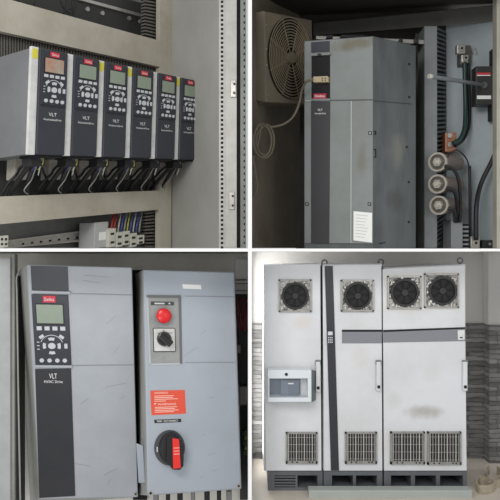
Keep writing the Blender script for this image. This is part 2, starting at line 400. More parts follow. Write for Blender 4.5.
# lower recess: rail and terminal blocks
r = thing('din_rail', 'slotted steel rail along the bottom of the lower recess', 'rail', F1.p(50,240,WB))
m = MB(); m.ppoly(F1, [(6,242),(97,230.5),(97,239),(6,248)], WB, WB+.03); m.mi = 1
for i in range(8):
    x = 22+i*9; y = 243.7-(x-22)*.115; m.pbox(F1, x, y-.8, x+2.4, y+1, WB+.03, WB+.0312)
m.build('rail_body', [steel, soot], r)
MB().ppoly(F1, [(6,240.5),(97,229),(97,230.6),(6,242.2)], WB+.03, WB+.045).build('rail_lip', steel, r)
MB().ppoly(F1, [(6,247.0),(97,238.5),(97,240),(6,248.4)], WB+.03, WB+.045).build('rail_lip', steel, r)
WT = WP-.04
b = thing('terminal_block', 'white terminal block cut off at the lower left corner', 'terminal block', F1.p(5,248,WT))
MB().pbox(F1, -6, 236, 8.5, 248, WB+.045, WT, .003).build('block_body', termb, b)
m = MB()
for x in (1, 5): m.pbox(F1, x, 238, x+2.2, 240.5, WT, WT+.001)
for x in (1, 5): m.pbox(F1, x, 243, x+2.2, 245, WT, WT+.001)
m.build('screw_hole', black, b)
b = thing('terminal_block', 'grey relay block left of the coloured wires in the lower recess', 'terminal block', F1.p(102,248,WT))
MB().pbox(F1, 94.5, 222, 108.2, 247.5, WB+.045, WT, .003).build('block_body', mat('relay_grey', (178,180,178), .5), b)
m = MB(); m.pbox(F1, 99, 232, 106, 240, WT, WT+.001); m.build('print', white, b)
for j, (x0, x1, y0, y1, lb) in enumerate(((109,116,228,247,'white terminal block beside the grey relay block'),(116.5,123,232,247,'second white terminal block right of the grey relay block'),
        (123.5,130,231,245,'third white terminal block from the grey relay block, under wires'),(130.5,137,233,247,'fourth white terminal block from the grey relay block'),(137.5,144.5,235,244,'white terminal block nearest the lower upright duct'))):
    b = thing('terminal_block', lb, 'terminal block', F1.p(x0, 248, WT), 'white terminal blocks in the lower recess')
    MB().pbox(F1, x0, y0, x1, y1, WB+.045, WT+.02, .003).build('block_body', termb, b)
    m = MB(); xm = (x0+x1)/2
    for q in (.25, .7): MB().pbox(F1, xm-1.8, y0+(y1-y0)*q, xm+1.8, y0+(y1-y0)*q+2.2, WT+.02, WT+.021).build('screw_hole', black, b)
for j, (x, cn) in enumerate(((111,'red'),(114,'red'),(118,'white'),(121,'blue'),(124,'grey'),(127,'yellow'),(130,'blue'),(133,'white'),(136,'blue'),(139,'grey'))):
    o = MB().tube([F1.p(x, 232, WT+.01), F1.p(x+1, 224, WT+.02), F1.p(x+2.5, 216, WT-.01), F1.p(x+3, 208, WT-.03)], .0042).build('wire', wires[cn])
    tag(o, '%s wire going up from the white terminal blocks' % cn, 'wire', '%s wires above the white terminal blocks' % cn)
# ================================================================ BAY 2: large drive in a dark cabinet (top right)
k2 = .80
def g2(*c): return tuple(x for x in c)
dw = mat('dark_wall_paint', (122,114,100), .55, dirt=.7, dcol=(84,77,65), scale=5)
fanp = mat('fan_plate_paint', (120,111,95), .5, dirt=.5, dcol=(92,84,71), scale=8)
fanw = mat('fan_wire', (150,138,116), .45, .3)
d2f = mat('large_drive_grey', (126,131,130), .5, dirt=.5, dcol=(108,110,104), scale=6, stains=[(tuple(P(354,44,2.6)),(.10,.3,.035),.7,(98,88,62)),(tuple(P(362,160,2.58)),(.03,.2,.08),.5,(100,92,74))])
d2s = mat('large_drive_shaded_side', (98,104,105), .5, dirt=.85, dcol=(62,65,64), scale=5, streak=.4, stains=[(tuple(P(398,150,2.7)),(.06,.3,.10),.5,(140,140,130)),(tuple(P(395,200,2.7)),(.08,.3,.06),.5,(66,64,58))])  # side shade put into a base darker than the front; mottling is stain
bplate = mat('blue_grey_plate', (158,168,172), .5, dirt=.5, dcol=(130,138,140), scale=7)
duct2 = mat('grey_duct', (128,132,133), .6, dirt=.3, scale=8)
beam2 = mat('roof_beam_paint', (98,97,92), .6, dirt=.5, scale=4)
copper = mat('copper_bar', (168,118,92), .4, .5, dirt=.6, dcol=(110,80,62), scale=40)
potb = mat('insulator_body', (118,106,100), .45, dirt=.4, scale=20)
cab2 = thing('equipment_cabinet', 'dark open cabinet with a vent fan around the large grey drive', 'cabinet', P(400,248,3.3))
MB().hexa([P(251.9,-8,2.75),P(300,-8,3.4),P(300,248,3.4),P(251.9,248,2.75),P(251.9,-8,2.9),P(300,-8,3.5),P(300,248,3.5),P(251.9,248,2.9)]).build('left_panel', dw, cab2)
MB().hexa([P(296,-8,3.4),P(450,-8,3.3),P(450,248.6,3.3),P(296,248.6,3.4),P(296,-8,3.5),P(450,-8,3.4),P(450,248.6,3.4),P(296,248.6,3.5)]).build('back_panel', mat('back_shaded', (66,63,58), .6, dirt=.5, scale=5), cab2)  # shadow behind the drive put into this darker back colour
# roof added to dim the bay, with shade also put into its colour
MB().hexa([P(251.9,-14,2.6),P(510,-14,2.6),P(510,10,3.3),P(292,16,3.42),P(251.9,-22,2.6),P(510,-22,2.6),P(510,0,3.3),P(292,4,3.42)]).build('roof_panel', mat('roof_shaded', (58,54,46), .7, dirt=.4, scale=6), cab2)
MB().hexa([P(313,23,3.32),P(505,4,2.98),P(505,21,2.98),P(313,35.5,3.32),P(313,23,3.38),P(505,4,3.08),P(505,21,3.08),P(313,35.5,3.38)], .004).build('roof_beam', beam2, cab2)
Fm = Frame(P(446,20,3.14), P(500,12.5,2.98), P(446,248.6,3.14))
MB().poly(Fm, [(0,0),(Fm.W*1.1,0),(Fm.W*1.1,Fm.H),(0,Fm.H)], -.01, 0).build('mounting_plate', bplate, cab2)
Fj = flat(496.5, -8, 520, 248, 2.75)
MB().pbox(Fj, 496.8, -8, 520, 248.3, -.05, 0, .003).build('door_post', mat('post_greenish', (176,174,160), .5, dirt=.3), cab2)
# fan
Ff = Frame(P(264.5,11,2.78), P(312,20,2.99), P(266,102,2.78))
fan = thing('ventilation_fan', 'square beige fan with a round wire guard on the dark cabinet wall', 'fan', Ff.at(0, Ff.H, 0))
MB().box(Ff, 0, 0, Ff.W, Ff.H, -.09, 0, .004).build('fan_box', fanp, fan)
MB().hexa([P(252.6,12.5,2.80),P(264.5,11,2.78),P(266,102,2.78),P(256.5,101,2.80),P(252.6,12.5,2.9),P(266,11,2.9),P(267,102,2.9),P(256.5,101,2.9)], .003).build('fan_flange', fanp, fan)
cu, cv = Ff.uv(289.5, 58.5, 0); ru = Ff.uv(312, 58.5, 0)[0]-cu; rv = ru*0+ (Ff.uv(289.5, 99, 0)[1]-cv)
ru *= .92
MB().cyl(Ff, cu, cv, ru, rv, 0, .002, 40).build('fan_opening', soot, fan)
g = MB()
for i in range(11):
    q = 1-i*.072; g.ring(Ff, cu, cv, ru*q, rv*q, 1-.019/q, .012, .017, 40)
for i in range(8):
    a = math.radians(22.5+45*i+2); g.tube([Ff.at(cu+ru*.12*math.cos(a), cv+rv*.12*math.sin(a), .012), Ff.at(cu+ru*math.cos(a), cv+rv*math.sin(a), .008)], .0028, 6)
gg = g.build('wire_guard', fanw, fan)
MB().cyl(Ff, cu, cv, ru*.24, rv*.15, .004, .022, 20, .9).build('hub', fanp, gg)
m = MB()
for i in range(5):
    a0 = math.radians(72*i+10); q = [(cu+ru*k*math.cos(a0+d), cv+rv*k*math.sin(a0+d)) for k, d in ((.2,0),(.92,.15),(.92,.75),(.2,.5))]
    m.poly(Ff, q, .0025, .005)
m.build('blade', mat('fan_blade', (52,49,44), .5), fan)
for x, y in ((266,25),(266,49),(266.5,65),(267.5,95)):
    u, v = Ff.uv(x, y, 0); MB().cyl(Ff, u, v, .005, .005, 0, .004, 8).build('screw', steel, fan)
# coiled cable
co = []
cx, cy, Zc = 263.5, 141.0, 2.72
for lp, (rx, ry, dx) in enumerate(((8.5,15,0),(9.5,17,1),(7.5,14,.5),(9,16,-1))):
    for i in range(12):
        a = 2*math.pi*i/12-1.2; co.append(P(cx+dx+rx*math.cos(a), cy+ry*math.sin(a), Zc-.004*lp))
lead = [(313,79.5,2.60),(306,82,2.63),(302,90,2.68),(299,104,2.72),(293,117,2.73),(283,124.5,2.72),(272,127,2.72)]
o = MB().tube([P(*q) for q in lead]+co+[P(257,150,2.72),P(253.5,160,2.71),P(256,175,2.71),P(257.5,188,2.71),P(254.5,197,2.72)], .0054, 8, True, 4).build('coiled_cable', mat('taupe_cable', (104,96,80), .5))
tag(o, 'taupe lead coiled on the left cabinet wall and plugged into the large drive', 'cable')
# large drive body
Z0 = 2.56
F2 = Frame(P(304,41,Z0*1.07), P(373,36,Z0), P(303.5,248,Z0*1.07))
SV = P(416,45.5,Z0*1.10)-P(373,36,Z0)
F2s = Frame(P(373,36,Z0), P(416,45.5,Z0*1.10), P(373,248,Z0))
big = thing('large_frequency_drive', 'tall grey floor-size drive with dark front strip in the dark cabinet', 'drive', F2.p(340,248))
fr = [P(304,41,Z0*1.07),P(373,36,Z0),P(373,248.4,Z0),P(304,248.4,Z0*1.07)]
sb = P(416,248.4,Z0*1.10)-P(373,248.4,Z0)
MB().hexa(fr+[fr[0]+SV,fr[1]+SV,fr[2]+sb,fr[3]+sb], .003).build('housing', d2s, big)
def p2(x0,y0,x1,y1,w0,w1,name,mt,par=big,bev=.001,lab=None): return MB().pbox(F2,x0,y0,x1,y1,w0,w1,bev).build(name,mt,par,lab)
def yt(x): return 41-(x-304)*5/69
m = MB(); m.ppoly(F2, [(304.6,41.5),(372.6,36.8),(372.6,243.5),(304.6,243)], 0, .006); m.build('front_cover', d2f, big)
m = MB(); m.ppoly(F2, [(311,42.2),(329.5,41),(329.5,51.5),(311.3,52.5)], .006, .009); m.build('top_badge_panel', char, big)
m = MB(); m.ppoly(F2, [(311,101.5),(330,101.5),(329,243),(311,243)], .006, .009); m.build('front_strip', mat('dark_strip', (54,54,57), .5), big)
m = MB(); m.ppoly(F2, [(311.5,55.5),(330,54.5),(330,98.5),(311.5,98.5)], .006, .0075); rc = m.build('keypad_recess', soot, big)
p2(311.2,53,330.3,55.3,.006,.016,'recess_ledge',d2f); p2(311.2,98.6,330.3,100.6,.006,.014,'recess_ledge',d2f)
u, v = F2.uv(319.5, 54.8, .016); MB().cyl(F2, u, v, .010, .006, .012, .018, 12).build('latch', black, big)
p2(313.5,93.5,326,98.6,.0075,.013,'badge',mat('dull_red',(170,42,66),.5),rc)
m = MB(); m.ptext(F2,'Danfoss',315,94.8,324.5,97.2,.013); m.build('badge_lettering', white, rc)
m = MB(); m.ptext(F2,'VLT',317.7,108.8,322.6,111,.009); m.ptext(F2,'AutomationDrive',314.6,112.6,326,114.2,.009); m.build('lettering', white, big)
p2(313,76.2,327.5,82,.0075,.03,'plug_body',mat('cream_plug',(178,164,132),.5),rc,.002)
m = MB()
for x in (321.5, 324.5):
    for y in (77.6, 79.6): m.pbox(F2, x, y, x+1.6, y+1, .03, .031)
m.build('plug_pin', soot, rc)
seam = mat('dark_seam_line', (64,67,68), .6)  # dark joint line between the cover panels
edge = mat('pale_edge', (176,182,182), .5)
p2(330.5,99.6,372.5,100.3,.006,.0085,'panel_seam',seam,big,0)
p2(350.6,101,351.4,243,.006,.0085,'panel_seam',edge,big,0)
p2(304.8,100.3,311,101,.006,.0085,'panel_seam',edge,big,0)
for x, y in ((306.8,204),(369.3,204),(370,133)):
    p2(x-1.6,y-1.6,x+1.6,y+1.6,.006,.008,'screw_recess',soot,big,0); p2(x-.8,y-.8,x+.8,y+.8,.008,.009,'screw',steel,big,0)
lb = p2(353.5,212,372,241.5,.006,.0075,'label_plate',white,big,0)
m = MB()
for i in range(8): m.pbox(F2, 355.5, 215+i*3.1, 368-(i*5 % 4), 215.7+i*3.1, .0075, .008)
m.build('label_print', btn, lb)
# side details
def s2(x0,y0,x1,y1,w0,w1,name,mt): return MB().pbox(F2s,x0,y0,x1,y1,w0,w1).build(name,mt,big)
m = MB()
for y0, y1 in ((131,134.5),(149,157.5)):
    m.pbox(F2s,373.8,y0,376.2,y0+.8,0,.002); m.pbox(F2s,373.8,y1-.8,376.2,y1,0,.002); m.pbox(F2s,375.6,y0,376.3,y1,0,.002)
m.build('latch_slot', soot, big)
s2(379.5,242.6,385.5,243.4,0,.002,'latch_slot',soot); s2(373.5,102,412,102.7,0,.0015,'panel_seam',seam)
for x, y in ((409.5,64),(409.5,97),(407,147),(409,182),(409,222)): s2(x-.8,y-1,x+.8,y+1,0,.002,'screw',soot)
# bracket rail on top
m = MB(); m.hexa([P(316,35.8,3.05),P(424,40,2.97),P(424,44,2.97),P(316,39,3.05),P(316,35.8,3.1),P(424,40,3.05),P(424,44,3.05),P(316,39,3.1)])
rl = thing('support_rail', 'grey rail crossing behind the top of the large drive', 'rail', P(370,44,3.05)); m.build('rail_body', steel, rl)
for x0, x1, y0, y1 in ((341,364,34.5,37.5),(327,333,34.5,38),(415.5,418.5,33,43),(400,403,38,42)):
    Fr_ = flat(300,0,400,100,2.94); MB().pbox(Fr_, x0,y0,x1,y1,-.1,0,.002).build('bracket', black, rl)
# upright slotted duct
Fd = flat(424.5, 25, 437.5, 248, 2.96)
dct = thing('cable_duct', 'tall upright grey duct with dark slots between drive and blue grey plate', 'cable duct', P(431,248,2.98))
MB().pbox(Fd, 424.5, 26, 437.2, 248, -.12, 0, .002).build('duct_cover', duct2, dct)
Fs = Frame(P(437.2,27,2.97), P(446.3,31,3.12), P(437.2,248,2.97))
m = MB(); m.poly(Fs, [(0,0),(Fs.W,0),(Fs.W,Fs.H),(0,Fs.H)], -.03, -.012); m.mi = 1
n = 49
for i in range(n): m.box(Fs, .0, Fs.H*(i+.1)/n, Fs.W, Fs.H*(i+.52)/n, -.012, 0)
m.build('slotted_side', [soot, mat('duct_rib', (92,95,97), .6)], dct)
d3 = thing('cable_duct', 'short grey duct stub at the bottom under the three round terminals', 'cable duct', P(457,248,2.95))
Fq = flat(451, 219, 462, 248, 2.90)
MB().pbox(Fq, 451, 219.5, 462.7, 248.2, -.12, 0, .002).build('duct_cover', duct2, d3)
m = MB(); m.pbox(Fq, 462.7, 224, 469, 248.2, -.12, -.035); m.mi = 1
for i in range(6): m.pbox(Fq, 462.7, 226+i*4.3, 468.6, 228+i*4.3, -.035, -.02)
m.build('slotted_side', [soot, duct2], d3)
# top cable lug, ground cables
Fl = flat(450, 40, 480, 70, 3.0)
lug = thing('cable_lug', 'shiny bolted cable clamp at the top of the blue grey plate', 'clamp', Fl.p(463,63))
MB().pbox(Fl, 461.5,45,471,63.5,-.10,-.03,.004).build('clamp_block', mat('dull_block',(96,92,88),.4,.4), lug)
MB().pbox(Fl, 457,44.5,465.5,53.5,-.03,.0,.004).build('clamp_plate', steel, lug)
MB().pbox(Fl, 461.5,54.5,468.5,62.5,-.03,.0,.004).build('clamp_plate', steel, lug)
for x, y in ((461,49),(465,58.5)):
    u, v = Fl.uv(x,y,.0); MB().cyl(Fl,u,v,.014,.014,0,.012,6).build('bolt', steel, lug); MB().cyl(Fl,u,v,.006,.006,.012,.015,8).build('bolt_socket', soot, lug)
MB().tube([Fl.p(470,47,-.05),Fl.p(475,53,-.04),Fl.p(477,54,-.04),Fl.p(475.5,48,-.05),Fl.p(472,55,-.05)], .002).build('loose_wire', steel, lug)
tag(MB().tube([P(464.5,62,3.01),P(465,85,3.02),P(465.5,110,3.02),P(464.5,128,3.0),P(460,139,2.97),P(453,143.5,2.96)], .011, 10).build('ground_cable', wires['green']),
    'dark green cable from the top clamp curving to the copper bracket', 'cable')
tag(MB().tube([P(468.2,62,3.04),P(468.8,85,3.05),P(469.5,110,3.05),P(468.5,128,3.03),P(463,140,3.0),P(455,146,2.98)], .008, 10).build('ground_cable', cable),
    'black cable running beside the dark green cable down the plate', 'cable')
# isolator with rod
Fi = flat(470, 60, 500, 110, 2.93)
iso = thing('isolator_switch', 'black isolator block with red label at the right edge of the plate', 'switch', Fi.p(486,106))
MB().pbox(Fi, 475.8,66,496.6,104.5,-.06,0,.004).build('switch_body', mat('isolator_black',(50,49,49),.5), iso)
MB().pbox(Fi, 493,48,496.6,66,-.06,-.01,.003).build('terminal_tab', black, iso)
MB().pbox(Fi, 491.5,104.5,496.6,120,-.06,-.01,.003).build('terminal_tab', black, iso)
MB().pbox(Fi, 477,72.6,490.5,74.6,0,.002).build('red_label', red, iso, 'red label strip')
MB().pbox(Fi, 477,74.9,490.5,75.8,0,.002).build('white_stripe', white, iso)
MB().pbox(Fi, 477,95.5,491,99,0,.002).build('white_label', white, iso)
u, v = Fi.uv(483.5, 85.5, 0); MB().cyl(Fi, u, v, .018, .018, 0, .012, 16, .85).build('shaft_socket', mat('socket_grey',(92,92,92),.4), iso)
rod = MB().tube([Fi.p(483.8,85,.0), P(431.5,76.6,2.58)], .0095, 12, False); rr = rod.build('operating_rod', mat('rod_steel',(112,116,118),.35,.4), iso)
MB().tube([P(432,76.7,2.583), P(428.8,76.2,2.575)], .0105, 12, False).build('rod_tip', mat('rod_tip',(200,196,188),.35,.3), rr)
# copper bracket
Fc = flat(440, 130, 470, 160, 2.98)
cb = thing('copper_bracket', 'copper coloured bracket bolted above the three round terminals', 'bracket', Fc.p(451,151))
MB().pbox(Fc, 445.5,132.5,456.5,152,-.12,-.02,.003).build('bracket_plate', copper, cb)
for x, y in ((449,136),(449,145)):
    u, v = Fc.uv(x,y,-.02); MB().cyl(Fc,u,v,.013,.013,-.02,-.005,6).build('bolt', steel, cb)
# three round terminals: cylinders lying towards the viewer, caps facing left-front
zc = 2.82; rimm = mat('bright_rim', (188,182,170), .25, .5)
for i, (x, y, lbl) in enumerate(((437.8,162,'topmost of the three round metal capped terminals by the duct'),(437.8,184,'middle one of the three round metal capped terminals by the duct'),(439.0,205.3,'lowest of the three round metal capped terminals by the duct'))):
    c0 = P(x, y, zc); c1 = P(x+19, y+1.0, zc+.20); ax = (c0-c1).normalized()
    up = Vector((0,0,-1)); U = (Vector((1,0,0))-ax*ax.x).normalized()
    Fz = Frame(c0, c0+U, c0+U.cross(ax).normalized()*(1 if U.cross(ax).z < 0 else -1)); Fz.N = ax
    T = thing('round_terminal', lbl, 'terminal', c0, 'round terminals')
    R = .045; L_ = (c1-c0).length
    MB().cyl(Fz,0,0,R*.84,R*.84,-L_,-.006,24).build('terminal_body', potb, T)
    MB().ring(Fz,0,0,R,R,.80,-.010,.006,32).build('rim', rimm, T)
    MB().cyl(Fz,0,0,R*.80,R*.80,-.006,-.003,24).build('cap', mat('cap_inner_dark',(92,84,76),.4,.4), T)  # darker tone inside the bright rim
    MB().cyl(Fz,0,0,R*.54,R*.54,-.003,.012,6,.9).build('nut', steel, T)
    MB().cyl(Fz,0,0,R*.22,R*.22,.012,.020,10).build('stud', mat('stud',(206,196,176),.3,.6), T)
for i, (y0, pts) in enumerate(((167,[(445,166,2.79),(454,170,2.80),(459,182,2.82),(460.5,200,2.85),(460,222,2.88)]),(188,[(446,188,2.79),(454,191,2.80),(457,203,2.84),(457.5,222,2.90)]),(209,[(447,208,2.80),(453,210,2.80),(455,216,2.84),(455,223,2.92)]))):
    tag(MB().tube([P(*q) for q in pts], .0085, 8).build('cable', cable), 'black cable from the %s round terminal down behind the duct stub' % ('top','middle','lowest')[i], 'cable')
tag(MB().tube([P(447,158,2.80),P(451,152,2.82),P(458,150.5,2.9),P(466,158,2.95),P(469.5,168,2.97)], .0035, 6).build('wire', cable), 'thin black wire arching over the topmost round terminal', 'wire')
tag(MB().tube([P(469.5,166,3.0),P(470,190,3.0),P(470,215,2.99),P(470.2,240,2.98)], .008, 8).build('cable', cable), 'straight black cable down the plate beside the thick curved cable', 'cable')
tag(MB().tube([P(497.5,148,2.93),P(491,163,2.93),P(481,184,2.94),P(476.5,206,2.90),P(476,240,2.90)], .0115, 10).build('cable', cable), 'thick black cable curving from the right edge to the bottom clamp', 'cable')
Fb = flat(465,230,500,248,2.92)
bl_ = thing('cable_lug', 'steel clamp at the bottom of the plate under the thick cable', 'clamp', Fb.p(475,248))
MB().pbox(Fb, 470.8,236.5,479.8,248.2,-.10,0,.003).build('clamp_block', steel, bl_)
u, v = Fb.uv(475.2,243,0); MB().cyl(Fb,u,v,.014,.014,0,.01,12).build('bolt', steel, bl_); MB().cyl(Fb,u,v,.007,.007,.01,.012,8).build('bolt_socket', soot, bl_)
tm = thing('terminal_stud', 'small black terminal at the lower right corner of the plate', 'terminal', Fb.p(488,248))
MB().pbox(Fb, 482.5,240,493.5,248,-.10,-.02,.002).build('terminal_body', black, tm)
u, v = Fb.uv(489.5,244,-.02); MB().cyl(Fb,u,v,.006,.006,-.02,-.012,8).build('screw', steel, tm)
# ================================================================ BAY 3: two wall boxes (bottom left)
box3 = mat('light_grey_enclosure', (170,175,181), .42, dirt=.4, dcol=(148,150,152), scale=5)
box3b = mat('pale_blue_grey_enclosure', (162,169,178), .42, dirt=.35, dcol=(146,150,154), scale=5)
side3 = mat('enclosure_side', (160,160,155), .5, dirt=.5, dcol=(122,120,112), scale=8)
wall3 = mat('mounting_wall_metal', (235,232,222), .5, dirt=.5, dcol=(205,201,190), scale=6)
pan3 = mat('left_door_paint', (176,178,178), .5, dirt=.45, dcol=(118,120,120), scale=4)
Fk = flat(-20, 251.5, 250, 500, 2.93)
MBx = MB().pbox(Fk, -40, 251.8, 247.9, 520, -.02, 0); cb3 = thing('control_cabinet', 'grey metal cabinet interior behind the two wall boxes', 'cabinet', Fk.p(120,510))
MBx.build('back_panel', wall3, cb3)
MB().pbox(Fk, -40, 251.8, 247.9, 253.4, 0, .03).build('top_flange', mat('flange_dark',(96,94,86),.5), cb3)  # dark band along the top edge
Fx = flat(-20, 256, 20, 510, 2.68)
MB().pbox(Fx, -30, 258, 10.2, 510, -.03, 0, .003).build('left_door', pan3, cb3)
MB().pbox(Fx, 10.2, 254, 14.5, 510, -.06, -.02, .002).build('door_frame', side3, cb3)
MB().pbox(Fx, 14.5, 276, 18.5, 510, -.12, -.04).build('rubber_seal', black, cb3)
MB().tube([P(19,272,2.70),P(16.5,279,2.69),P(17,300,2.69),P(18.5,400,2.69),P(20.5,510,2.69)], .004, 8).build('edge_trim', side3, cb3)
F3 = quad_frame((26,264.5),(132,267.5),(138,497),(40,499), 2.50)
V1 = thing('wall_drive', 'wide grey wall drive with keypad and long dark front strip', 'drive', F3.p(90,498))
def q3(F, pts, w): return [F.p(x,y,w) for x, y in pts]
fr = q3(F3, [(26,264.5),(132,267.2),(138,497),(40,499)], 0)
bk = [P(17,272,2.86),P(127,272,2.90),P(136,497,2.92),P(30,505,2.88)]
MB().hexa(fr+bk, .006).build('housing', side3, V1)
m = MB(); m.hexa(q3(F3, [(27,264.8),(131.8,267.6),(137.8,496.8),(40.5,498.8)], .008)+q3(F3, [(26.2,264.5),(132,267.2),(138,497),(40,499)], -.01), .004); m.build('front_cover', box3, V1)
w3 = .008
m = MB(); m.ppoly(F3, [(30.6,265.8),(67.6,266.8),(68.6,291),(31.8,290.6)], w3, w3+.003); m.build('top_badge_panel', char, V1)
m = MB(); m.ppoly(F3, [(35,369.3),(71,368.6),(75.2,496),(39.3,498)], w3, w3+.003); m.build('front_strip', mat('long_dark_strip',(44,45,50),.45,dirt=.4,dcol=(60,58,58),scale=9), V1)
a = F3.uv(32.4, 330, w3)[0]; b_ = F3.uv(69.8, 330, w3)[0]; t_ = F3.uv(51, 294.5, w3)[1]; bt = F3.uv(51, 365, w3)[1]
# the keypad follows the slight lean of the cover
keypad(F3, F3.uv(32.2,294.5,w3)[0]*.5+F3.uv(35,365,w3)[0]*.5, t_, F3.uv(69,294.5,w3)[0]*.5+F3.uv(70.8,365,w3)[0]*.5, bt, w3, V1)
MB().pbox(F3, 31.5,291.3,70.5,293.8,w3,w3+.012,.002).build('keypad_ledge', box3, V1)
MB().pbox(F3, 34,365.5,72,368,w3,w3+.010,.002).build('keypad_ledge', box3, V1)
m = MB(); m.ptext(F3,'VLT',49.2,373.5,57.0,378.5,w3+.003); m.ptext(F3,'HVAC Drive',44.2,380.2,62.8,383,w3+.003); m.build('lettering', white, V1)
seam3 = mat('enclosure_seam', (136,140,146), .5)
m = MB(); m.ppoly(F3, [(72,293.2),(131.5,294.6),(131.5,295.4),(72,294)], w3-.004, w3+.0015); m.build('panel_seam', seam3, V1)
m = MB(); m.ppoly(F3, [(73,365.2),(134,364.4),(134,365.2),(73,366)], w3-.004, w3+.0015); m.build('panel_seam', seam3, V1)
def screw(F, x, y, w, par, r=.009):
    u, v = F.uv(x, y, w); s = MB().cyl(F, u, v, r, r, w-.004, w+.003, 14).build('corner_screw', steel, par)
    MB().cyl(F, u, v, r*.55, r*.55, w+.003, w+.0045, 6).build('screw_socket', soot, s)
screw(F3, 135.7, 493.7, w3, V1)
scr = mat('scratch_grey', (142,144,146), .5)
m = MB()
for (x0,y0,x1,y1) in ((106,324,116,316),(113,354,120,345),(105,387,126,383),(82,280,101,283),(84,275,110,277),(104,475,118,468),(107,484,111,479),(80,404,88,399),(73,463,90,466),(120,399,124,396)):
    MB().ppoly(F3, [(x0,y0),(x1,y1),(x1+.1,y1+.35),(x0+.1,y0+.4)], w3, w3+.0006).build('scratch_mark', scr, V1)
# right box
F4b = quad_frame((142.5,269.5),(234.5,272),(241.5,489),(147,495.5), 2.52)
V2 = thing('switch_box', 'grey wall box with red stop button, selector and rotary isolator handle', 'switch box', F4b.p(190,494))
fr = q3(F4b, [(142.5,269.5),(234.5,272),(241.5,489),(147,495.5)], 0)
bk = [P(135,274,2.84),P(233,276,2.92),P(240,489,2.92),P(139.5,495,2.86)]
MB().hexa(fr+bk, .006).build('housing', side3, V2)
m = MB(); m.hexa(q3(F4b, [(143.5,270),(234,272.5),(241,488.6),(147.6,495)], .010)+q3(F4b, [(142.6,269.5),(234.6,272),(241.5,489),(147,495.5)], -.008), .005); m.build('front_cover', box3b, V2)
w4 = .010
m = MB(); m.ppoly(F4b, [(147,295.6),(180.6,296),(181.8,363.8),(150,364.8)], w4-.001, w4+.0015); rp = m.build('control_recess', mat('recess_metal',(150,152,150),.45,.2,dirt=.5,scale=12), V2)
m = MB(); m.ppoly(F4b, [(146.6,295),(181,295.4),(181,297.8),(147,297.4)], w4, w4+.006); m.ppoly(F4b, [(178.6,297.5),(181,297.6),(182.2,363.8),(180,363.8)], w4, w4+.004); m.build('recess_edge', mat('recess_edge',(98,99,100),.5), V2)
m = MB(); m.ppoly(F4b, [(146.6,296),(148,296),(151,365),(149.6,365)], w4, w4+.003); m.ppoly(F4b, [(149.6,363.6),(182.2,363),(182.2,364.4),(149.6,365.4)], w4, w4+.003); m.build('recess_edge', edge, V2)
m = MB(); m.pbox(F4b, 150.8,301.6,174,305.2,w4+.0015,w4+.004,.0006); lb = m.build('name_strip', mat('name_strip',(62,62,62),.5), rp)
m = MB(); m.pbox(F4b,154.5,302.8,164.5,304.2,w4+.004,w4+.0046); m.pbox(F4b,168.6,302.8,170.4,304.2,w4+.004,w4+.0046); m.build('strip_print', btn, lb)
u, v = F4b.uv(164.2, 316.4, w4)
b = MB().cyl(F4b,u,v,.024,.024,w4,.022,24).build('button_collar', mat('collar_grey',(128,118,116),.5), rp)
us, vs_ = F4b.uv(164, 315.8, .036)
MB().cyl(F4b,us,vs_,.0295,.0295,.02,.032,28,1.06).dome(F4b,us,vs_,.0312,.0312,.032,.012,28).build('stop_button', mat('stop_red',(214,30,34),.3), rp)
m = MB(); m.pbox(F4b, 153.2,328,175.6,352,w4+.0015,.017,.003); m.build('selector_surround', mat('sel_dark',(58,58,58),.5), rp)
sp = MB().pbox(F4b, 154,328.6,175,351.2,.012,.0185,.002).build('selector_plate', mat('selector_plate',(206,206,202),.45,dirt=.3,scale=25), rp)
m = MB()
for (x0,y0,x1,y1) in ((156.5,332.6,160.5,333.6),(168,332.4,173,333.4),(163,330,164.3,331.2)): m.pbox(F4b,x0,y0,x1,y1,.0185,.019)
m.build('plate_print', scr, sp)
u, v = F4b.uv(164.5, 339, .03)
kb = MB(); kb.cyl(F4b,u,v,.031,.031,.018,.032,24,.9)
u2, v2 = F4b.uv(171.5, 344.6, .05); u1_, v1_ = F4b.uv(159.5,334.5,.05)
du, dv = u2-u1_, v2-v1_; L_ = math.hypot(du, dv); nx, ny = -dv/L_*.014, du/L_*.014
kb.hexa([F4b.at(u1_+nx*.8,v1_+ny*.8,.052),F4b.at(u1_-nx*.8,v1_-ny*.8,.052),F4b.at(u2-nx,v2-ny,.056),F4b.at(u2+nx,v2+ny,.056),
         F4b.at(u1_+nx*1.2,v1_+ny*1.2,.030),F4b.at(u1_-nx*1.2,v1_-ny*1.2,.030),F4b.at(u2-nx*1.2,v2-ny*1.2,.03),F4b.at(u2+nx*1.2,v2+ny*1.2,.03)], .004)
kb.build('selector_knob', mat('knob_black',(26,26,27),.25), rp)
m = MB(); m.ppoly(F4b, [(182.2,284.2),(200.8,285),(201.6,289.2),(183,288.6)], w4, w4+.0012); m.build('tape_label', white, V2, 'blank white tape label')
ol = MB(); ol.ppoly(F4b, [(150.3,390.6),(184.8,390),(186,413.6),(151.6,415.2)], w4, w4+.0012); ol = ol.build('warning_label', mat('orange_label',(216,78,52),.5), V2, 'orange warning label with white print')
pk = mat('label_white_print', (240,205,190), .5)
m = MB(); m.ptext(F4b,'WARNING',154.3,391.8,168,393.8,w4+.0012); m.ptext(F4b,'WARNING',157.5,403,176,405.2,w4+.0012)
for i,(x1,y) in enumerate(((174,395.6),(173,397.2),(178,398.8),(166,400.8),(177,406.8),(175,408.4),(178.5,410),(174,411.6))): m.pbox(F4b,154.3+(i//4)*.5,y,x1,y+.55,w4+.0012,w4+.0018)
m.ppoly(F4b, [(155,405.2),(154,403.2),(156.2,403.1)][::-1], w4+.0012, w4+.0018)
m.build('label_print', pk, ol)
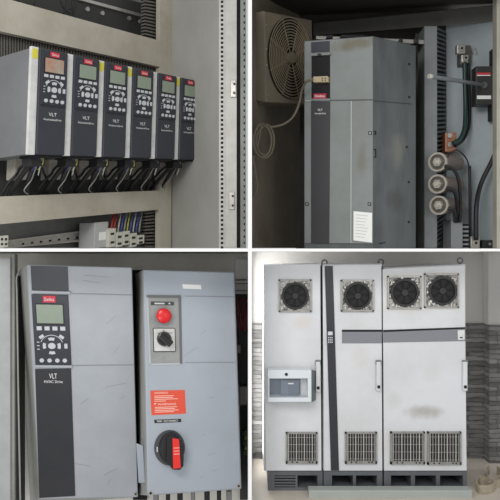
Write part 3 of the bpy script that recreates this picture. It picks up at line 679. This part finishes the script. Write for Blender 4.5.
m = MB(); m.ppoly(F4b, [(154.2,419.8),(181,418.8),(181.4,422),(154.6,423.2)], w4, w4+.0015); nl = m.build('name_strip', black, V2)
m = MB(); m.ptext(F4b,'MAIN',157,420.2,162,422.2,w4+.0015); m.ptext(F4b,'DISCONNECT',163.8,419.9,178,421.8,w4+.0015); m.build('strip_print', white, nl)
u, v = F4b.uv(170.3, 448.8, .03)
rh = MB().cyl(F4b,u,v,.064,.072,w4,.026,36,.93).build('rotary_base', mat('rotary_grey',(66,67,68),.45), V2)
u, v = F4b.uv(172, 449, .045); MB().cyl(F4b,u,v,.052,.066,.026,.046,32,.9).build('rotary_disc', black, rh)
hp = [(167.2,438),(173,435.8),(181,440),(184,446),(183.5,466),(180,470),(172.8,469.5),(166.5,462)]
MB().ppoly(F4b, hp, .044, .066).build('rotary_handle', mat('handle_black',(24,24,25),.35), rh)
MB().ppoly(F4b, [(172.5,438.2),(179,439.4),(180.8,468),(173.2,468.8)], .066, .072).build('handle_grip', mat('grip_red',(222,44,36),.4), rh, 'red stripe of the handle')
m = MB()
for y in (447.5, 450.6, 453.6): m.pbox(F4b,173.6,y,179.6,y+1.0,.072,.0735)
m.build('grip_mark', mat('grip_mark',(240,150,140),.5), rh)
m = MB(); m.pbox(F4b,156.6,447,157.8,452,.024,.0265); m.build('dial_print', btn, rh)
m = MB(); m.ppoly(F4b, [(185,295.6),(234.5,296.4),(234.5,297.2),(185,296.4)], w4-.003, w4+.0015); m.build('panel_seam', seam3, V2); m = MB(); m.ppoly(F4b, [(185,362.2),(236,361.8),(236,362.6),(185,363)], w4-.003, w4+.0015); m.build('panel_seam', seam3, V2)
screw(F4b, 150.6, 493, w4-.001, V2, .010); screw(F4b, 238.6, 485.8, w4-.001, V2)
m = MB()
for (x0,y0,x1,y1) in ((184,356,192,351),(192,350,199,347),(200,335,206,330),(208,398,214,397),(202,435,206,434),(208,455,216,453),(200,478,204,475),(212,471,219,469)):
    MB().ppoly(F4b, [(x0,y0),(x1,y1),(x1+.1,y1+.35),(x0+.1,y0+.4)], w4, w4+.0006).build('scratch_mark', scr, V2)
lk = thing('cable_gland_box', 'small grey junction piece in the gap between the two wall boxes', 'junction box', P(140,483,2.6))
MB().hexa([P(136.2,443,2.54),P(143.4,446,2.54),P(145,483,2.54),P(138.6,483,2.54),P(136.2,443,2.6),P(143,446,2.6),P(144.6,483,2.6),P(138.6,483,2.6)], .003).build('junction_body', box3b, lk)
tag(MB().hexa([P(131,270,2.91),P(143,270,2.91),P(147,500,2.91),P(133,500,2.91),P(131,270,2.925),P(143,270,2.925),P(147,500,2.925),P(133,500,2.925)]).build('gap_dark_strip', soot), 'dark upright strip added in the gap between the wall boxes', 'strip')  # black strip added to give the gap its darkness
# things on the right edge
Fr = flat(235,260,250,300,2.90)
tb = thing('terminal_strip', 'pale terminal strip at top right above the dark red wires', 'terminal strip', Fr.p(242,294))
MB().pbox(Fr, 235,259,247.6,279.5,-.05,0,.002).build('strip_body', strip_w, tb)
MB().pbox(Fr, 235,280.5,247.6,294,-.05,.01,.002).build('strip_body', strip_w, tb)
m = MB()
for r_ in (283, 290):
    for i in range(6): m.pbox(Fr, 236+i*2, r_, 237.2+i*2, r_+1.2, .01, .0115)
m.build('screw_hole', black, tb)
tag(MB().pbox(Fr, 234.8,294.5,247.8,298.5,-.05,.0).build('rail', ductk), 'dark rail under the pale terminal strip', 'rail')
for i, (a_, b2) in enumerate(((236.5,238.5),(239,240.5),(241.5,243),(244,244.5),(246,246))):
    o = MB().tube([P(a_,298,2.90),P(a_+.3,312,2.88),P(b2,322,2.86),P(b2+1.2,331,2.86)], .005, 7).build('wire', mat('maroon_wire',(104,46,62),.5) if i % 2 == 0 else mat('dull_red_wire',(120,50,52),.5))
    tag(o, '%s wire below the pale terminal strip' % ('maroon' if i % 2 == 0 else 'red'), 'wire', 'wires below the pale terminal strip')
kb = thing('contactor', 'black contactor block right of the grey switch box', 'contactor', Fr.p(243,385))
MB().pbox(Fr, 237.5,328,247.6,384,-.05,.02,.003).build('contactor_body', black, kb)
MB().pbox(Fr, 237.2,345,240.5,353,.02,.03,.001).build('contactor_clip', side3, kb)
tag(MB().pbox(Fr, 239.5,387,247.6,404.5,-.05,.03,.003).build('cable_trunking', side3), 'grey trunking end right of the grey switch box', 'trunking')
tag(MB().pbox(Fr, 240,406,247.6,500,-.05,-.02).build('cover', ductk), 'dark cover below the grey trunking end', 'cover')
for i, (y, cn) in enumerate(((431,'green'),(436,'yellow'),(441,'green'),(446,'yellow'),(451,'green'))):
    o = MB().pbox(Fr, 243.5+(i%2), y, 247.5, y+4.2, -.02, .02, .001).build('connector', mat('connector_'+cn, (150,168,90) if cn == 'yellow' else (74,108,66), .5))
    tag(o, '%s connector in the small stack right of the rotary handle' % cn, 'connector', '%s connectors by the switch box' % cn)
# glands and cables under the boxes
for i, x in enumerate((156,168,180,193,207,219,229)):
    o = MB().tube([P(x,490,2.72),P(x,498,2.74),P(x+1,512,2.76)], .010 if i % 2 else .013, 10, False).build('cable', cable if i % 3 else wires['grey'])
    tag(o, ('black' if i % 3 else 'grey')+' cable leaving the underside of the grey switch box', 'cable', 'cables under the switch box')
# ================================================================ BAY 4: three tall cabinets (bottom right)
ZC = 2.45; zfl = (250-491.0)/FPX*ZC+1.5
s1 = P(424,412,ZC); s2_ = P(395,400,ZC); s3_ = P(360,358,ZC); s4_ = P(302,322,ZC); s5 = P(405,310,ZC)
cabw = mat('white_cabinet_paint', (208,210,213), .38, dirt=.6, dcol=(184,182,178), scale=3.2,
    stains=[(tuple(s1),(.095,.3,.035),.8,(166,161,154)), (tuple(s2_),(.035,.3,.05),.35,(186,182,176)), (tuple(s3_),(.05,.3,.09),.35,(196,190,182)),
            (tuple(s4_),(.05,.3,.035),.45,(206,192,180)), (tuple(s5),(.13,.3,.02),.4,(198,192,184)), (tuple(P(432,372,ZC)),(.05,.3,.05),.3,(192,188,184)), (tuple(P(385,440,ZC)),(.04,.3,.06),.3,(196,190,186))])
plin = mat('plinth_grey', (92,95,99), .5, dirt=.4, scale=9)
chrome = mat('crinkled_foil_metal', (158,156,151), .28, .7, dirt=1.0, dcol=(34,33,32), scale=34, bump=1.0, bscale=45)
grillem = mat('grille_metal', (160,158,153), .4, .5, dirt=.5, dcol=(110,106,100), scale=30)
darkst = mat('dark_door_stripe', (44,44,50), .45)
midst = mat('grey_stripe', (122,124,130), .45)
# room
wpm = mat('upper_wall_paint', (166,164,160), .7, dirt=.3, dcol=(172,170,164), scale=2)
def stone():
    m = bpy.data.materials.new('stone_cladding'); m.use_nodes = True; nt = m.node_tree; N = nt.nodes; L = nt.links; b = N['Principled BSDF']
    b.inputs['Roughness'].default_value = .75
    g = N.new('ShaderNodeNewGeometry'); sx = N.new('ShaderNodeSeparateXYZ'); cx_ = N.new('ShaderNodeCombineXYZ')
    L.new(g.outputs['Position'], sx.inputs[0]); L.new(sx.outputs[0], cx_.inputs[0]); L.new(sx.outputs[2], cx_.inputs[1])
    br = N.new('ShaderNodeTexBrick'); br.inputs['Scale'].default_value = 1; br.offset = .37
    br.inputs['Color1'].default_value = (.20,.193,.186,1); br.inputs['Color2'].default_value = (.075,.073,.07,1); br.inputs['Mortar'].default_value = (.07,.067,.065,1)
    br.inputs['Mortar Size'].default_value = .0015; br.squash = .6; br.squash_frequency = 3; br.inputs['Brick Width'].default_value = .17; br.inputs['Row Height'].default_value = .021; br.inputs['Bias'].default_value = 0
    n = N.new('ShaderNodeTexNoise'); n.inputs['Scale'].default_value = 30; n.inputs['Detail'].default_value = 6
    mp = N.new('ShaderNodeMapping'); mp.inputs['Scale'].default_value = (.4,1,1.6); L.new(g.outputs['Position'], mp.inputs[0]); L.new(mp.outputs[0], n.inputs['Vector'])
    mv = N.new('ShaderNodeMix'); mv.data_type = 'VECTOR'; mv.inputs[0].default_value = .022
    L.new(cx_.outputs[0], mv.inputs[4]); L.new(n.outputs['Color'], mv.inputs[5]); L.new(mv.outputs[1], br.inputs['Vector'])
    mx = N.new('ShaderNodeMix'); mx.data_type = 'RGBA'; mx.blend_type = 'OVERLAY'; mx.inputs[0].default_value = .7
    L.new(br.outputs['Color'], mx.inputs[6]); L.new(n.outputs['Fac'], mx.inputs[7]); L.new(mx.outputs[2], b.inputs['Base Color'])
    bp = N.new('ShaderNodeBump'); bp.inputs['Strength'].default_value = .9; bp.inputs['Distance'].default_value = .012
    ad = N.new('ShaderNodeMath'); ad.operation = 'SUBTRACT'; L.new(n.outputs['Fac'], ad.inputs[0]); L.new(br.outputs['Fac'], ad.inputs[1])
    L.new(ad.outputs[0], bp.inputs['Height']); L.new(bp.outputs[0], b.inputs['Normal'])
    return m
stonem = stone()
ZWL = 2.84; xr = .0072
def wz(y, Z=ZWL): return (250-y)/FPX*Z+1.5
FW = Frame(Vector((xr, ZWL, wz(251.8))), Vector((1.6, ZWL, wz(251.8))), Vector((xr, ZWL, zfl)))
yst = FW.uv(260, 323)[1]
struct(MB().box(FW, 0, 0, 1.6, yst, -.03, 0).build('wall_back', wpm))
struct(MB().box(FW, 0, yst, 1.6, FW.H, -.03, .012).build('wall_cladding', stonem))
uc = FW.uv(487.5, 300, .05)[0]
struct(MB().box(FW, uc, 0, 1.6, yst, 0, .06).build('wall_right', wpm))
struct(MB().box(FW, uc, yst, 1.6, FW.H, 0, .072).build('wall_cladding_right', stonem))
m = MB(); m.hexa([Vector((xr,2.25,zfl)),Vector((1.6,2.25,zfl)),Vector((1.6,ZWL+.03,zfl)),Vector((xr,ZWL+.03,zfl)),
                  Vector((xr,2.25,zfl-.03)),Vector((1.6,2.25,zfl-.03)),Vector((1.6,ZWL+.03,zfl-.03)),Vector((xr,ZWL+.03,zfl-.03))])
struct(m.build('floor', mat('beige_floor_tiles', (196,188,176), .45, dirt=.4, dcol=(170,160,148), scale=5)))
F4 = flat(265, 262, 466, 471, ZC)
def U4(x, w=0): return F4.uv(x, 300, w)[0]
def V4(y, w=0): return F4.uv(300, y, w)[1]
DC = .24
def vent(par, x0, y0, x1, y1):
    fr = MB(); b = 1.6; W0, W1 = .0, .010
    fr.pbox(F4,x0,y0,x1,y0+b,W0,W1); fr.pbox(F4,x0,y1-b*1.8,x1,y1,W0,W1); fr.pbox(F4,x0,y0,x0+b,y1,W0,W1); fr.pbox(F4,x1-b,y0,x1,y1,W0,W1)
    v = fr.build('vent_frame', grillem, par)
    MB().pbox(F4,x0+1,y0+1,x1-1,y1-1,0,.0015).build('vent_opening', mat('vent_dark',(34,33,34),.7) if 'vent_dark' not in bpy.data.materials else bpy.data.materials['vent_dark'], v)
    g = MB(); n = 11
    for i in range(n):
        x = x0+2.6+(x1-x0-5.2)*i/(n-1); t_ = .42 if i % 3 == 0 else .2; g.pbox(F4,x-t_,y0+1.4,x+t_,y1-2.6,.002,.006)
    for i in range(4):
        y = y0+5+(y1-y0-10)*i/3; g.pbox(F4,x0+1.4,y-.09,x1-1.4,y+.09,.0015,.004)
    g.build('grille', mat('grille_bar',(186,183,178),.4,.2) if 'grille_bar' not in bpy.data.materials else bpy.data.materials['grille_bar'], v)
    for q in (.2,.35,.75,.85): MB().pbox(F4,x0+(x1-x0)*q-.7,y1-2.2,x0+(x1-x0)*q+.7,y1-1,.010,.0115).build('frame_hole', soot, v)
def fanunit(par, x0, y0, x1, y1, hub=True, cxo=0):
    fr = MB(); b = 1.5
    fr.pbox(F4,x0,y0,x1,y0+b,0,.010); fr.pbox(F4,x0,y1-b,x1,y1,0,.010); fr.pbox(F4,x0,y0,x0+b,y1,0,.010); fr.pbox(F4,x1-b,y0,x1,y1,0,.010)
    v = fr.build('fan_frame', grillem, par)
    # dished metal plate running back to the fan ring
    cu, cv = F4.uv((x0+x1)/2+cxo, (y0+y1)/2, 0); hw = (U4(x1)-U4(x0))/2; R = hw*.80
    m = MB(); n = 48; A = []; B = []; rnd = random.Random(int(x0))
    for i in range(n):
        a = 2*math.pi*i/n; c, s = math.cos(a), math.sin(a); k = 1/max(abs(c), abs(s))
        cc = F4.uv((x0+x1)/2, (y0+y1)/2, 0)
        A.append(m.bm.verts.new(F4.at(cc[0]+hw*.97*k*c, cc[1]+hw*.97*k*s, .006)))
        B.append(m.bm.verts.new(F4.at(cu+R*c, cv+R*s, .001+rnd.random()*.004)))
    for i in range(n): m._face((A[i],A[(i+1)%n],B[(i+1)%n],B[i]))
    m.build('dished_plate', chrome, v)
    MB().ring(F4,cu,cv,R*1.04,R*1.04,.84,.001,.009,36).build('fan_ring', black, v)
    MB().cyl(F4,cu,cv,R,R,-.0,.0018,32).build('fan_opening', soot, v)
    m = MB()
    for i in range(7):
        a0 = 2*math.pi*i/7
        q = [(cu+R*k*math.cos(a0+d), cv+R*k*math.sin(a0+d)) for k, d in ((.25,0),(.84,.1),(.84,.62),(.25,.55))]
        m.poly(F4, q, .002, .0035)
    m.build('blade', mat('blade_dark',(17,17,19),.7) if 'blade_dark' not in bpy.data.materials else bpy.data.materials['blade_dark'], v)
    MB().cyl(F4,cu,cv,R*.28,R*.28,.0035,.008,20,.85).build('hub', mat('hub_grey',(40,40,41),.5,.2) if 'hub_grey' not in bpy.data.materials else bpy.data.materials['hub_grey'], v)
    rnd = random.Random(int(x0)+5)
    clipm = bpy.data.materials.get('bright_clip') or mat('bright_clip',(178,176,170),.3,.5)
    for i in range(14):
        a = rnd.random()*6.28; k = rnd.uniform(1.08, 1.25); u, v_ = cu+R*k*math.cos(a), cv+R*k*math.sin(a); d = .004
        MB().poly(F4, [(u-d,v_-d*.5),(u+d*.6,v_-d),(u+d,v_+d*.6),(u-d*.4,v_+d)], .006, .009).build('clip', clipm, v)
def handle(par, x, y0, y1):
    h = MB().pbox(F4,x-2.2,y0,x+2.2,y1,0,.018,.003).build('handle', cabw, par)
    MB().pbox(F4,x-1.4,y1-5.5,x+1.4,y1-2.5,.018,.0195).build('lock', soot, h)
    MB().pbox(F4,x-2.6,y0-1.5,x+2.6,y0+3,0,.012,.001).build('handle_mount', mat('mount_green',(110,116,110),.5) if 'mount_green' not in bpy.data.materials else bpy.data.materials['mount_green'], h)
def eyebolt(par, x, y, w=-.05):
    e = MB(); cu, cv = F4.uv(x, y, w); r = .011
    pts = [F4.at(cu+r*math.cos(a), cv+r*math.sin(a), w) for a in [2*math.pi*i/14 for i in range(15)]]
    e.tube(pts, .003, 6, False); e.tube([F4.at(cu,cv+r,w), F4.at(cu, cv+r+.012, w)], .005, 8, False); e.build('lifting_eye', plin, par)
def plinth(par, x0, x1, opens, slots=None):
    yb = 491; yt_ = 471.2
    m = MB(); e = [x0]+[q for o in opens for q in o]+[x1]
    for i in range(0, len(e), 2): m.pbox(F4, e[i], yt_, e[i+1], yb-.2, -DC, -.004)
    for o in opens:
        m.pbox(F4,o[0],yt_,o[1],475.4,-DC,-.004); m.pbox(F4,o[0],487.5,o[1],yb-.2,-DC,-.004)
    pl = m.build('plinth', plin, par)
    if slots:
        m = MB()
        for i in range(4): m.pbox(F4,slots[0],476.3+i*2.9,slots[1],477.7+i*2.9,-.03,-.006)
        m.build('plinth_louver', plin, pl)
# cabinet A
Lb = F4.p(293,471,-DC/2)
A_ = thing('tall_cabinet', 'left tall white cabinet with a small windowed box on its door', 'cabinet', Vector((F4.p(293,471).x, ZC+DC/2, zfl)), 'tall white cabinets')
def carc(par, x0, x1, ytl, ytr, yb=471):
    MB().hexa([P(x0,ytl,ZC+.014),P(x1,ytr,ZC+.014),P(x1,yb,ZC+.014),P(x0,yb,ZC+.014)]+[P(x0,ytl,ZC+.014)+Vector((0,DC,0)),P(x1,ytr,ZC+.014)+Vector((0,DC,0)),P(x1,yb,ZC+.014)+Vector((0,DC,0)),P(x0,yb,ZC+.014)+Vector((0,DC,0))], .003).build('carcass', cabw, par)
carc(A_, 263.8, 321.3, 265, 264)
m = MB(); m.ppoly(F4, [(263.5,265),(320.2,264.3),(321.4,470.6),(266,470.6)], -.014, 0); m.build('door', cabw, A_)
MB().pbox(F4,320.7,266,321.5,470.6,-.014,-.008).build('door_gap_seal', soot, A_)
fanunit(A_, 278.8, 279.5, 311.5, 312)
vent(A_, 286, 432.5, 317.5, 464)
plinth(A_, 267.8, 322.6, ((274.5,295.5),(297.5,317.5)), (274.5,295.5))
handle(A_, 318.2, 362, 392)
# box with window on door A
wb = MB()
W0, W1 = 0, .062
def pb(x0,y0,x1,y1,w0,w1,bev=.0015): wb.pbox(F4,x0,y0,x1,y1,w0,w1,bev)
pb(268.3,370,311.5,378.6,.0,W1); pb(268.3,397.6,311.5,402,.0,W1); pb(268.3,378.6,269.5,397.6,.0,W1); pb(307.8,378.6,311.5,397.6,.0,W1)
wb_o = wb.build('window_box', mat('window_box_white',(208,214,218),.35), A_, 'small white box with a clear window')
Fbx = F4
MB().hexa([F4.p(311.6,369.6,W1),F4.p(316,371,.0),F4.p(316,400,.0),F4.p(311.6,402.4,W1),F4.p(310,371,W1-.01),F4.p(312,371,0),F4.p(312,400,0),F4.p(310,401,W1-.01)]).build('box_side', mat('box_side',(98,110,104),.5), wb_o)
MB().pbox(F4,269.5,378.6,307.8,397.6,0,.008).build('box_interior', mat('box_interior',(84,90,100),.5), wb_o)
MB().pbox(F4,281,380,299,396,.008,.035,.002).build('breaker', mat('breaker_grey',(92,102,116),.4), wb_o)
m = MB(); m.pbox(F4,289,381,299,394,.035,.045,.002); m.build('breaker_face', mat('breaker_dark',(70,80,94),.4), wb_o)
MB().pbox(F4,288,383,293.5,384.2,.045,.047).build('breaker_print', white, wb_o)
MB().pbox(F4,300.5,379,307.5,397,.008,.02).build('inner_cover', strip_w, wb_o)
MB().pbox(F4,269.5,378.6,307.8,397.6,W1-.014,W1-.011).build('window_pane', mat('clear_pane',(190,200,212),.08,alpha=.12), wb_o)
u, v = F4.uv(286.3,374.3,W1); MB().cyl(F4,u,v,.006,.006,W1,W1+.003,12).build('lock', soot, wb_o)
# cabinet B
B_ = thing('tall_cabinet', 'middle tall white cabinet with a dark upright stripe and keypad', 'cabinet', Vector((F4.p(352,471).x, ZC+DC/2, zfl)), 'tall white cabinets')
carc(B_, 322.9, 382.2, 264, 263.5)
m = MB(); m.ppoly(F4, [(322.6,265.5),(381.4,264.8),(382.3,470.6),(324.2,470.6)], -.014, 0); m.build('door', cabw, B_)
m = MB(); m.ppoly(F4, [(324.8,266),(332.8,266),(339,470.4),(331,470.4)], 0, .004); ds = m.build('dark_stripe', darkst, B_, 'dark grey upright stripe')
MB().pbox(F4,381.6,266,382.3,470.6,-.014,-.008).build('door_gap_seal', soot, B_)
kp = MB().pbox(F4,327.2,330.5,333.4,345,.004,.010,.001).build('small_keypad', lcpm, B_)
m = MB(); m.pbox(F4,328,331.6,332.6,335.2,.010,.0115); m.build('keypad_screen', btn, kp)
m = MB()
for i in range(3):
    for j in range(3): m.pbox(F4,328.1+i*1.7,337+j*2.3,329.2+i*1.7,338.2+j*2.3,.010,.0115)
m.build('keypad_button', btn, kp)
fanunit(B_, 341, 280, 374, 311.5)
m = MB(); m.pbox(F4,342,329.8,381.8,331.8,0,.0025); m.build('black_line', soot, B_)
MB().pbox(F4,342,331.8,381.8,343.3,0,.0022).build('grey_stripe', midst, B_)
vent(B_, 345.2, 432.3, 377, 464)
plinth(B_, 323.6, 382.4, ((332,353),(356,377)))
handle(B_, 378.8, 362, 391)
eyebolt(B_, 320.5+4, 262.5); eyebolt(B_, 381, 262)
# cabinet C
Cc = thing('tall_cabinet', 'wide right tall white cabinet with two fans side by side', 'cabinet', Vector((F4.p(425,471).x, ZC+DC/2, zfl)), 'tall white cabinets')
carc(Cc, 384, 465.6, 268, 264)
m = MB(); m.ppoly(F4, [(382.6,269.3),(464.6,265.2),(466.6,470.6),(384.2,470.6)], -.014, 0); m.build('door', cabw, Cc)
m = MB(); m.pbox(F4,380.8,274,460.5,310.5,0,.004) if False else m.ppoly(F4, [(385.6,274.5),(459.8,271),(460.2,309.5),(386,310.8)], 0, .0015); m.build('fan_surround', mat('surround_white',(208,207,203),.4), Cc)
fanunit(Cc, 387.5, 276, 421.5, 309); fanunit(Cc, 424.5, 273.5, 459, 308, cxo=.5)
m = MB(); m.ppoly(F4, [(383.3,330.1),(465.2,327.2),(465.2,328.9),(383.3,332.1)], 0, .0025); m.build('black_line', soot, Cc)
m = MB(); m.ppoly(F4, [(383.3,332.1),(465.4,328.9),(465.6,341),(383.4,342.6)], 0, .0022); m.build('grey_stripe', midst, Cc)
m = MB(); m.ppoly(F4, [(457.8,330.4),(464.6,330),(464.8,339.8),(458,340)], .0022, .004); np = m.build('name_plate', strip_w, Cc)
MB().pbox(F4,460,337,462.6,338.2,.004,.0045).build('plate_print', soot, np)
vent(Cc, 390.5, 432, 425, 464.5); vent(Cc, 427.5, 432, 461.5, 465)
plinth(Cc, 384, 467, ((391,411),(415,436),(440,463)))
handle(Cc, 465.5, 362, 391); eyebolt(Cc, 460, 260.5)
# slab in front of the plinths
Fg = flat(300, 480, 480, 498, 2.38)
tag(MB().pbox(Fg, 309, 490.6, 472.5, 499.0, -.05, 0, .003).build('concrete_slab', mat('slab_grey_green', (164,170,166), .55, dirt=.4, dcol=(140,146,140), scale=7)),
    'long pale grey slab lying along the foot of the tall cabinets', 'slab')
# webbing straps on the floor
web = mat('webbing_strap', (168,158,138), .7, dirt=.6, dcol=(100,90,76), scale=30)
def fl(px, py, h=0):  # floor point seen at a pixel
    Z = (1.5-zfl-h)*FPX/(py-250); return P(px, py, Z)
stp = [[(489,474),(486,478),(488,485),(494,488),(499,485),(501,478),(497,474)],[(477,489),(480,484),(488,486),(494,491),(488,494),(480,494),(476,491)],[(486,491),(494,489),(502,487),(510,484)]]
for i, pts in enumerate(stp):
    tag(MB().ribbon([fl(x, y) for x, y in pts], Vector((0,0,.036))).build('webbing_strap', web),
        ('beige strap loop standing nearest the stone wall','beige strap loop lying closest to the slab end','beige strap tail trailing to the right edge')[i], 'strap')
bpy.context.view_layer.update()
